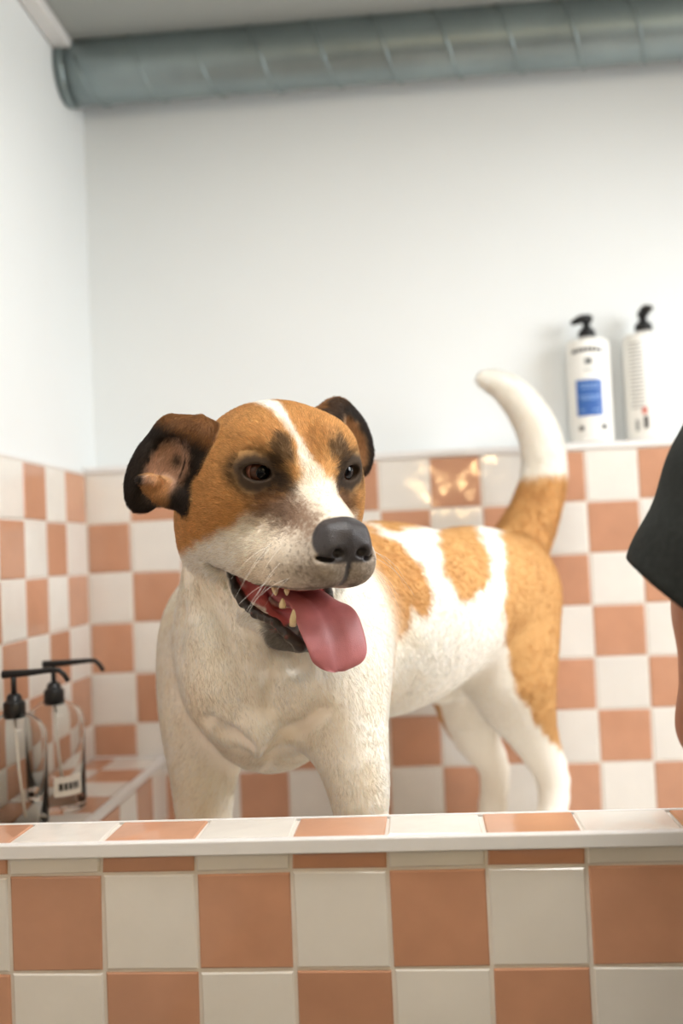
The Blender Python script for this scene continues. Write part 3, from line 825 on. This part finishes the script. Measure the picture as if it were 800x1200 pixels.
    pink = np.maximum(pink, lowj*sstep(.1, .5, upw)*(ax < .034)*(z > -.19)*(y > -.10)*(y < .03))
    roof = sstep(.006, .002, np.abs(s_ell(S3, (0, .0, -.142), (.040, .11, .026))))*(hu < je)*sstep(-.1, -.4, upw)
    J = np.tile(C_WH, (n, 1)); J = mix(J, C_DK, darkl); J = mix(J, C_PINK, pink)
    chin = lowj*sstep(.0, .025, y)*sstep(-.155, -.170, z); J = mix(J, C_DK*1.4, chin*(1-pink)*.8)
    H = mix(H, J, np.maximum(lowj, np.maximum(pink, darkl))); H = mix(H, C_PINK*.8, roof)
    isb = isb*(1-np.maximum(pink, darkl))
    # ears
    isE = sstep(.006, -.001, ea-np.minimum(hu, 1))
    e1 = (x < 0)
    ul = np.where(e1, (q-ec1)@en1, (q-ec2)@en2); wl_ = np.where(e1, (q-ec1)@ew1, (q-ec2)@ew2); al = np.where(e1, (q-ec1)@ea1, (q-ec2)@ea2)
    nE = np.where(e1, nl@en1, nl@en2)
    EC = np.tile(C_DK*1.25, (n, 1))
    rr = np.where(e1, np.sqrt(((wl_-.010)/.024)**2+((al+.006)/.038)**2), np.sqrt(((wl_+.004)/.024)**2+(al/.046)**2))
    inE = sstep(.15, .5, nE)*sstep(1.08, .75, rr+nf*.3)
    EC = mix(EC, np.where(e1[:, None], C_TAN, np.array(lin((200, 160, 120)))), inE*np.where(e1, .85, .9))
    EC = mix(EC, C_DK, e1*sstep(.8, .2, np.sqrt(((wl_-.016)/.012)**2+((al+.020)/.014)**2))*.8)
    fold = sstep(.005, .001, s_ell(q, L(190, 574, -.087), (.029, .0075, .0135), RF1))*e1
    EC = mix(EC, np.array(lin((200, 152, 102))), fold*.9)
    topE = sstep(-.042, -.058, al); EC = mix(EC, np.array(lin((140, 95, 52))), topE*.75)
    edge2 = (~e1)*sstep(.7, .95, np.sqrt((wl_/.026)**2+(al/.054)**2)); EC = mix(EC, C_DK, edge2*.8*(nE > .1))
    H = mix(H, EC, isE)
    col = mix(H, col, isb)
    # neck under the brown cheek
    bare = np.maximum.reduce([nm, pink*(1-isb), roof, darkl*(1-isb), sstep(.0195, .0175, ed)*(1-isE)])
    leng = np.where(isb > .5, .0100, .0085)
    leng = np.where((isb <= .5) & (y > .0), .0095-.0055*sstep(.0, .08, y), leng)
    leng = np.where((isb <= .5) & (isE > .5), .008, leng)
    leng = np.where((isb <= .5) & (z < -.11) & (lowj < .5) & (y < -.02), .011, leng)
    leng = np.where(btl > .5, .018, leng)
    leng = np.where((ed < .030) & (isb < .5), .0035, leng)
    lowleg = sstep(FL+.30, FL+.15, v[:, 2])*(isb > .5); leng = leng*(1-.55*lowleg)
    gloss = np.maximum(nm, np.maximum(pink*(1-isb), darkl*(1-isb)))
    return np.clip(col, .002, 1), bare, leng, gloss, 1-isb, isE
DC, DBARE, DLEN, DGL, DHEAD, DEAR = colour(DV, DN)
# fur direction
def flow(v, nv):
    q = toH(v); n = len(v); F = np.zeros((n, 3))
    # body: towards the tail and down
    F += (-DAX*.75 + np.array([0, 0, -.65]))
    def add(pts, wgt, rad):
        nonlocal F
        for a, b in zip(pts[:-1], pts[1:]):
            d = s_rc(v, a, b, 0, 0); w = np.exp(-(d/rad)**2)*wgt; F += w[:, None]*nrm(np.asarray(b)-np.asarray(a))
    for ch in (fl[3::3], fr[3::3], hl[3::3], hr[3::3]): add(ch, 4, .06)
    add(TAILP[::4], 5, .05)
    # breast and neck: downwards
    w = np.exp(-(((v-P(310, 760, 1.25))**2).sum(-1)/.16**2))*2.5; F += w[:, None]*np.array([.0, 0, -1.])
    # head: away from the nose
    h = DHEAD
    hf = np.stack([q[:, 0]*1.2, (q[:, 1]-.13), (q[:, 2]+.04)*.9], -1); hf[:, 1] -= .03
    hf = hf/np.linalg.norm(hf, axis=1)[:, None]
    hw = hf@HR
    F = F*(1-h[:, None]) + hw*h[:, None]*1.2
    e = DEAR[:, None]; ed_ = np.where((q[:, 0] < 0)[:, None], ea1, ea2)@HR
    F = F*(1-e)+ed_*e
    F = F - nv*(F*nv).sum(-1)[:, None]
    return F/np.maximum(np.linalg.norm(F, axis=1), 1e-6)[:, None]
DFL = flow(DV, DN)

# ---- materials
def coat_mat():
    m = bpy.data.materials.new('dog_skin'); m.use_nodes = True; nt = m.node_tree; b = nt.nodes['Principled BSDF']
    a = nt.nodes.new('ShaderNodeAttribute'); a.attribute_name = 'coat'
    nt.links.new(a.outputs['Color'], b.inputs['Base Color'])
    g = nt.nodes.new('ShaderNodeAttribute'); g.attribute_name = 'gloss'
    mr = nt.nodes.new('ShaderNodeMapRange'); mr.inputs[3].default_value = .85; mr.inputs[4].default_value = .36; nt.links.new(g.outputs['Fac'], mr.inputs[0]); nt.links.new(mr.outputs[0], b.inputs['Roughness'])
    n = nt.nodes.new('ShaderNodeTexVoronoi'); n.inputs['Scale'].default_value = 800; tc = nt.nodes.new('ShaderNodeTexCoord'); nt.links.new(tc.outputs['Object'], n.inputs['Vector'])
    bp = nt.nodes.new('ShaderNodeBump'); bp.inputs['Distance'].default_value = .00032; bp.inputs['Strength'].default_value = .5
    nt.links.new(g.outputs['Fac'], bp.inputs['Strength']); nt.links.new(n.outputs['Distance'], bp.inputs['Height']); nt.links.new(bp.outputs[0], b.inputs['Normal'])
    b.inputs['Specular IOR Level'].default_value = .4
    return m
def fur_mat():
    m = bpy.data.materials.new('dog_fur'); m.use_nodes = True; nt = m.node_tree; b = nt.nodes['Principled BSDF']
    a = nt.nodes.new('ShaderNodeAttribute'); a.attribute_name = 'coat'; nt.links.new(a.outputs['Color'], b.inputs['Base Color'])
    nn = nt.nodes.new('ShaderNodeAttribute'); nn.attribute_name = 'skin_normal'
    ge = nt.nodes.new('ShaderNodeNewGeometry')
    mx = nt.nodes.new('ShaderNodeMix'); mx.data_type = 'VECTOR'; mx.inputs['Factor'].default_value = .25
    nt.links.new(nn.outputs['Vector'], mx.inputs[4]); nt.links.new(ge.outputs['Normal'], mx.inputs[5])
    nz = nt.nodes.new('ShaderNodeVectorMath'); nz.operation = 'NORMALIZE'; nt.links.new(mx.outputs[1], nz.inputs[0]); nt.links.new(nz.outputs[0], b.inputs['Normal'])
    b.inputs['Roughness'].default_value = .6; b.inputs['Specular IOR Level'].default_value = .25
    tr = nt.nodes.new('ShaderNodeBsdfTranslucent'); nt.links.new(a.outputs['Color'], tr.inputs['Color'])       # hair lets light through
    ms = nt.nodes.new('ShaderNodeMixShader'); ms.inputs[0].default_value = .38
    nt.links.new(b.outputs[0], ms.inputs[1]); nt.links.new(tr.outputs[0], ms.inputs[2]); nt.links.new(ms.outputs[0], nt.nodes['Material Output'].inputs['Surface'])
    return m
M['dogskin'] = coat_mat(); M['fur'] = fur_mat()
dog = tag(empty('dog', (float(cR[0]), float(cR[1]), FL)), 'large brown and white dog standing in the tub with its tongue out', 'dog')
one = np.ones((len(DV), 1))
dbody = np_mesh('body', DV, DQ, M['dogskin'], dog, {'coat': ('FLOAT_COLOR', np.hstack([DC, one])), 'gloss': ('FLOAT', DGL)})

# ---- fur strands
def grow_fur(nh, nb):
    tri = np.concatenate([DQ[:, [0, 1, 2]], DQ[:, [0, 2, 3]]])
    a, b, c = DV[tri[:, 0]], DV[tri[:, 1]], DV[tri[:, 2]]
    ar = np.linalg.norm(np.cross(b-a, c-a), axis=1)*.5
    hm = DHEAD[tri].mean(1); bare = DBARE[tri].mean(1)
    nearc = sstep(1.50, 1.35, a[:, 1])
    ps = []
    for wgt, cnt in ((ar*(hm > .5)*(bare < .5), nh), (ar*(hm <= .5)*(1+2*nearc), nb)):
        cs = np.cumsum(wgt); ps.append(np.searchsorted(cs, rng.random(cnt)*cs[-1]))
    t = np.concatenate(ps); n = len(t); T = tri[t]
    u, w = rng.random(n), rng.random(n); fl_ = u+w > 1; u[fl_] = 1-u[fl_]; w[fl_] = 1-w[fl_]
    B = np.stack([1-u-w, u, w], -1)
    I = lambda arr: (arr[T]*B[..., None]).sum(1) if arr.ndim == 2 else (arr[T]*B).sum(1)
    root = I(DV); N = I(DN); N /= np.linalg.norm(N, axis=1)[:, None]; Fd = I(DFL)
    ln = I(DLEN); cl = I(DC); bare = I(DBARE); keep = bare < .5
    root, N, Fd, ln, cl, T = root[keep], N[keep], Fd[keep], ln[keep], cl[keep], T[keep]; n = len(root)
    hd = DHEAD[T].mean(1) > .5
    # clumps: coherent sideways bend
    cn = np.stack([vnoise(root, 90, s)-.5 for s in (11, 12, 13)], -1)*np.where(hd, .8, .5)[:, None] + np.stack([vnoise(root, 300, s)-.5 for s in (14, 15, 16)], -1)*np.where(hd, .7, .35)[:, None]
    rd = rng.normal(0, .18, (n, 3))
    D = Fd + cn*.8 + rd; D -= N*(D*N).sum(-1)[:, None]; D /= np.linalg.norm(D, axis=1)[:, None]
    ln = ln*rng.uniform(.7, 1.2, n)
    lift = np.where(hd, .36, .24)*rng.uniform(.7, 1.3, n)
    k = 4; s = np.linspace(0, 1, k)
    pts = np.empty((n, k, 3), np.float32)
    for i, si in enumerate(s):
        up = lift*(si-.45*si*si)
        pts[:, i] = root - N*.0008 + (D*(si*.92)[..., None] if False else D*(si*.92)+N*up[:, None])*ln[:, None]
    cu = bpy.data.hair_curves.new('fur'); cu.add_curves([k]*n)
    cu.attributes['position'].data.foreach_set('vector', pts.ravel())
    rad = np.where(hd, .00021, .00026)[:, None]*np.array([1, .9, .65, .12])[None]
    at = cu.attributes.get('radius') or cu.attributes.new('radius', 'FLOAT', 'POINT'); at.data.foreach_set('value', rad.astype(np.float32).ravel())
    var = np.exp(rng.normal(0, 1, n)*np.where(hd, .20, .12))[:, None]*(1+.22*(vnoise(root, 120, 21)-.5))[:, None]
    cc = np.clip(cl*var*1.04, 0, .96)
    at = cu.attributes.new('coat', 'FLOAT_COLOR', 'CURVE'); at.data.foreach_set('color', np.hstack([cc, np.ones((n, 1))]).astype(np.float32).ravel())
    at = cu.attributes.new('skin_normal', 'FLOAT_VECTOR', 'CURVE'); at.data.foreach_set('vector', N.astype(np.float32).ravel())
    cu.materials.append(M['fur'])
    o = bpy.data.objects.new('fur', cu); COL.objects.link(o); place(o, dog); o['kind'] = 'stuff'
    return o
grow_fur(*FURN)

# ---- eyes
M['pupil'] = mat('pupil', (.004, .004, .005), .10, spec=.35, noise=(20, .1))
M['iris'] = mat('iris', lin((62, 34, 20)), .12, spec=.35, noise=(900, .35))
M['sclera'] = mat('sclera', lin((150, 105, 92)), .18, spec=.35, noise=(300, .15))
def dog_eye(s):
    c = np.array([s*EYE[0], EYE[1], EYE[2]]); g = nrm(np.array([s*.30+.25, 1, .02])) if s < 0 else nrm(np.array([s*.42, 1, .02]))
    t = nrm(np.cross((0, 0, 1.), g)); u = np.cross(g, t); v, f, mi = [], [], []; nr, ns = 18, 28
    for i in range(nr+1):
        th = math.pi*i/nr; bulge = 1+.05*max(0, 1-th/.75)
        for k in range(ns):
            ph = 2*math.pi*k/ns; l = c+EYR*bulge*(g*math.cos(th)+(t*math.cos(ph)+u*math.sin(ph))*math.sin(th)); v.append(Hd(*l))
    for i in range(nr):
        for k in range(ns):
            j = (k+1) % ns; f.append((i*ns+k, i*ns+j, (i+1)*ns+j, (i+1)*ns+k)); mi.append(0 if i < 3 else (1 if i < 6 else 2))
    o = mobj('eye', v, f, [M['pupil'], M['iris'], M['sclera']], dog, smooth=True)
    o.data.polygons.foreach_set('material_index', mi)
dog_eye(-1); dog_eye(1)

# ---- tongue
def tongue_mat():
    m = mat('tongue', lin((176, 106, 108)), .42, noise=(60, .10), bump=(900, .35, .0008)); return m
M['tongue'] = tongue_mat()
tc = np.array([(0, -.075, -.156), (0, -.04, -.156), (.000, .0, -.152), (.000, .035, -.148), (.001, .062, -.149), (.003, .083, -.157), (.005, .099, -.172), (.006, .109, -.189), (.006, .1125, -.200), (.006, .1135, -.2045)])
tw = np.array([.020, .025, .028, .031, .035, .038, .039, .034, .022, .007]); tt_ = np.array([.010, .011, .011, .010, .009, .008, .007, .006, .005, .0025])
cs, ws, ts = catmull(tc, 6), catmull(tw, 6)[:, 0], catmull(tt_, 6)[:, 0]
nr = 28; v, f = [], []
for i, c in enumerate(cs):
    t = nrm(cs[min(i+1, len(cs)-1)]-cs[max(i-1, 0)]); sx = np.array([1., 0, 0]); sx = nrm(sx-t*(sx@t)); up = np.cross(sx, t)
    fr_ = i/(len(cs)-1)
    for k in range(nr):
        a = 2*math.pi*k/nr; cx, cy = math.cos(a), math.sin(a)
        groove = -.0050*math.exp(-(cx/.10)**2)*(cy > 0)*min(1, (1-fr_)*3+.4); curl = .006*cx*cx*(1-.5*fr_) + .0025*math.sin(fr_*23+cx*2)*abs(cx)**3
        v.append(Hd(*(c + sx*ws[i]*math.copysign(abs(cx)**.9, cx) + up*(ts[i]*math.copysign(abs(cy)**.8, cy)*(1-.35*cx*cx)+groove+curl))))
for i in range(len(cs)-1):
    for k in range(nr):
        j = (k+1) % nr; f.append((i*nr+k, i*nr+j, (i+1)*nr+j, (i+1)*nr+k))
f.append(tuple(range(nr-1, -1, -1))); f.append(tuple((len(cs)-1)*nr+k for k in range(nr)))
to = mobj('tongue', v, f, M['tongue'], dog, smooth=True)

# ---- teeth
M['tooth'] = mat('tooth', lin((226, 204, 160)), .25, noise=(120, .08))
def tooth(base, tip, r):
    b, t = np.array(base, float), np.array(tip, float); pts = [b+(t-b)*s for s in (0, .3, .6, .85, 1)]
    tube('tooth', [Hd(*p) for p in pts], [r, r*1.02, r*.8, r*.5, r*.15], M['tooth'], dog, n=10)
for s in (-1,):
    for a, b, r in (((343, 733, -.036), (344, 714, -.038), .0040), ((331, 712, -.040), (331, 701, -.041), .0040), ((322, 686, -.038), (323, 698, -.040), .0045), ((336, 690, -.038), (336, 698, -.039), .0032)):
        tooth(LX(*a)*np.array([-s, 1, 1]), LX(*b)*np.array([-s, 1, 1]), r)
# ---- whiskers
M['whisker'] = mat('whisker', lin((236, 232, 224)), .4, noise=(50, .02))
def whiskers():
    rows = []
    for s in (-1, 1):
        for i in range(10):
            y = .045+.055*random.random(); z = -.070-.040*random.random(); b = np.array([s*.05, y, z])
            for _ in range(12):      # drop the root on to the lip surface
                e = 1e-3; q = np.float32([b, b+(e, 0, 0), b+(0, e, 0), b+(0, 0, e)]); d = head_upper(q); g = (d[1:]-d[0])/e; b = b-g*d[0]
            d = nrm((s*.75, -.25+.6*random.random(), -.75*random.random()-.15)); ln = random.uniform(.03, .065)
            rows.append([b, b+d*ln*.4, b+d*ln*.75+(0, 0, -.1*ln), b+d*ln+(0, 0, -.25*ln)])
    cu = bpy.data.hair_curves.new('whiskers'); cu.add_curves([4]*len(rows))
    cu.attributes['position'].data.foreach_set('vector', np.array([[Hd(*p) for p in r] for r in rows], np.float32).ravel())
    at = cu.attributes.get('radius') or cu.attributes.new('radius', 'FLOAT', 'POINT'); at.data.foreach_set('value', np.tile(np.float32([.00016, .00014, .0001, .00004]), len(rows)))
    cu.materials.append(M['whisker']); o = bpy.data.objects.new('whiskers', cu); COL.objects.link(o); place(o, dog); o['kind'] = 'stuff'
whiskers()

# ================================================================== the person at the right edge
M['tee'] = mat('black_cotton', lin((38, 40, 38)), .9, spec=.2, noise=(160, .22), bump=(700, .5, .0012))
M['skin'] = mat('skin', lin((172, 112, 84)), .5, noise=(60, .10), bump=(420, .3, .0008))
M['denim'] = mat('dark_denim', lin((48, 54, 68)), .9, spec=.2, noise=(200, .2), bump=(900, .3, .001))
M['shoe'] = mat('shoe_leather', lin((40, 36, 34)), .5, noise=(40, .1))
M['hairp'] = mat('dark_hair', lin((44, 32, 25)), .6, noise=(150, .3), bump=(300, .6, .002))
person = tag(empty('person', (.53, .80, 0)), 'person in a black t-shirt at the right edge, arm over the rim', 'person')
PCX, PCY = .53, .82
Sh = np.array([.350, .93, 1.315]); El = np.array([.306, 1.012, 1.002]); Wr = np.array([.515, 1.045, .930])
mx_ = lambda p: np.array([2*PCX-p[0], p[1], p[2]])
def fingers(w):
    """hand resting flat on the rim, fingers towards +x; w: wrist point"""
    out = []; zt = ZRIM+.0012
    for k, (ln, sp) in enumerate(((.066, .032), (.076, .012), (.070, -.008), (.056, -.027))):
        b = np.array([w[0]+.082, w[1]+.004+sp*.8, zt+.021]); m = b+(ln*.5, sp*.35, .004); t = b+(ln*.95, sp*.55, -.0125)
        out.append(([b, m, t], [.0095, .0088, .0072]))
    b = np.array([w[0]+.022, w[1]+.028, zt+.022]); out.append(([b, b+(.030, .026, -.004), b+(.058, .034, -.0125)], [.0125, .0105, .0080]))
    return out
HAND = fingers(Wr)
HC2 = np.array([PCX, .925, 1.515])
def arm_sd(p):
    d = s_chain(p, [Sh, Sh+(El-Sh)*.62+(-.010, 0, 0), El, El+(Wr-El)*.3, Wr], [.058, .056, .044, .045, .027], .02)
    d = smin(d, s_rc(p, Wr, Wr+(.045, .002, -.004), .026, .026), .02)
    d = smin(d, s_ell(p, Wr+(.058, .003, -.0085), (.042, .036, .0145)), .012)
    for pts, r in HAND: d = smin(d, s_chain(p, pts, r, .004), .006)
    return d
def person_skin(p):
    q = p.copy(); q[:, 0] = PCX-np.abs(p[:, 0]-PCX)
    d = arm_sd(q)
    d = smin(d, s_rc(q, (PCX, .865, 1.36), (PCX, .905, 1.47), .058, .054), .03)
    h = q-HC2.astype(np.float32); c, s = math.cos(.45), math.sin(.45)      # head bent forward
    h = np.stack([h[:, 0], h[:, 1]*c+h[:, 2]*-s, h[:, 1]*s+h[:, 2]*c], -1)
    k = s_ell(h, (0, -.008, .030), (.074, .096, .092))
    k = smin(k, s_ell(h, (0, .030, -.045), (.052, .058, .070)), .04)
    k = smin(k, s_rc(h, (0, .088, .012), (0, .106, -.028), .009, .014), .014)     # nose
    k = smax(k, -s_ell(h, (-.031, .098, .016), (.019, .018, .012)), .014)           # eye socket
    k = smin(k, s_ell(h, (-.031, .078, .015), (.014, .012, .011)), .004)            # eye
    k = smin(k, s_ell(h, (0, .083, -.064), (.022, .010, .006)), .006); k = smin(k, s_ell(h, (0, .081, -.075), (.020, .010, .006)), .005)   # lips
    k = smin(k, s_ell(h, (-.077, -.008, -.002), (.010, .020, .032)), .008)          # ear
    return smin(d, k, .02)
def tee_sd(p):
    q = p.copy(); q[:, 0] = PCX-np.abs(p[:, 0]-PCX)
    d = s_ell(q, (PCX, .835, 1.20), (.165, .105, .22))
    d = smin(d, s_rc(q, (PCX-.085, .82, 1.10), (PCX-.075, .80, .90), .098, .100), .06)
    d = smin(d, s_rc(q, (PCX-.05, .865, 1.355), Sh+(.01, -.01, .01), .060, .068), .04)
    hc = np.array([.290, .968, 1.118]); ax = nrm((-.60, .22, -.77))
    sl = s_rc(q, Sh, hc+ax*.05, .076, .084)
    sl = smax(sl, (q-np.array([.215, .978, 1.169], np.float32))@ax.astype(np.float32), .004)
    inner = s_rc(q, Sh+(hc-Sh)*.5, hc+ax*.08, .060, .079)
    sl = smax(sl, -inner, .003)
    d = smin(d, sl, .03)
    d = d + .0022*np.sin(q[:, 2]*55+q[:, 0]*40)*np.sin(q[:, 0]*38+q[:, 1]*25)
    d = smax(d, .865-q[:, 2], .006)
    d = smax(d, -s_ell(q, (PCX, .90, 1.435), (.068, .075, .050)), .006)
    return d
def trouser_sd(p):
    q = p.copy(); q[:, 0] = PCX-np.abs(p[:, 0]-PCX)
    d = s_ell(q, (PCX, .795, .90), (.150, .100, .11))
    d = smin(d, s_chain(q, [(PCX-.085, .795, .84), (PCX-.10, .79, .48), (PCX-.105, .77, .07)], [.090, .064, .058], .03), .05)
    d = d + .002*np.sin(q[:, 2]*60)*np.sin(q[:, 0]*50)
    d = smax(d, q[:, 2]-.925, .004); d = smax(d, .055-q[:, 2], .004)
    return d
def shoe_sd(p):
    d = s_ell(p, (PCX-.108, .83, .050), (.045, .125, .048))
    d = smin(d, s_rc(p, (PCX-.106, .77, .055), (PCX-.105, .765, .10), .046, .043), .02)
    return smax(d, .002-p[:, 2], .006)
v, q, _ = surface_nets(person_skin, (.22, .70, .86), (.86, 1.2, 1.70), .0042, newton=1); np_mesh('body', v, q, M['skin'], person)
v, q, _ = surface_nets(tee_sd, (.16, .62, .84), (.92, 1.12, 1.48), .0045, newton=1); np_mesh('t_shirt', v, q, M['tee'], person)
v, q, _ = surface_nets(trouser_sd, (.30, .64, .03), (.77, .93, .95), .008, newton=1); np_mesh('trousers', v, q, M['denim'], person)
v, q, _ = surface_nets(shoe_sd, (.36, .68, -.01), (.49, .98, .17), .006, newton=1)
np_mesh('shoe', v, q, M['shoe'], person); v = v.copy(); v[:, 0] = 2*PCX-v[:, 0]; np_mesh('shoe', v, q[:, ::-1], M['shoe'], person)
def hair_sd(p):
    h = p-HC2.astype(np.float32); c, s = math.cos(.45), math.sin(.45); h = np.stack([h[:, 0], h[:, 1]*c+h[:, 2]*-s, h[:, 1]*s+h[:, 2]*c], -1)
    d = s_ell(h, (0, -.014, .036), (.083, .104, .099)) + .002*np.sin(h[:, 0]*300)*np.sin(h[:, 1]*250)
    return smax(d, -s_ell(h, (0, .075, -.035), (.095, .075, .105)), .01)
v, q, _ = surface_nets(hair_sd, (.42, .76, 1.40), (.64, 1.05, 1.70), .005, newton=1); np_mesh('hair', v, q, M['hairp'], person)
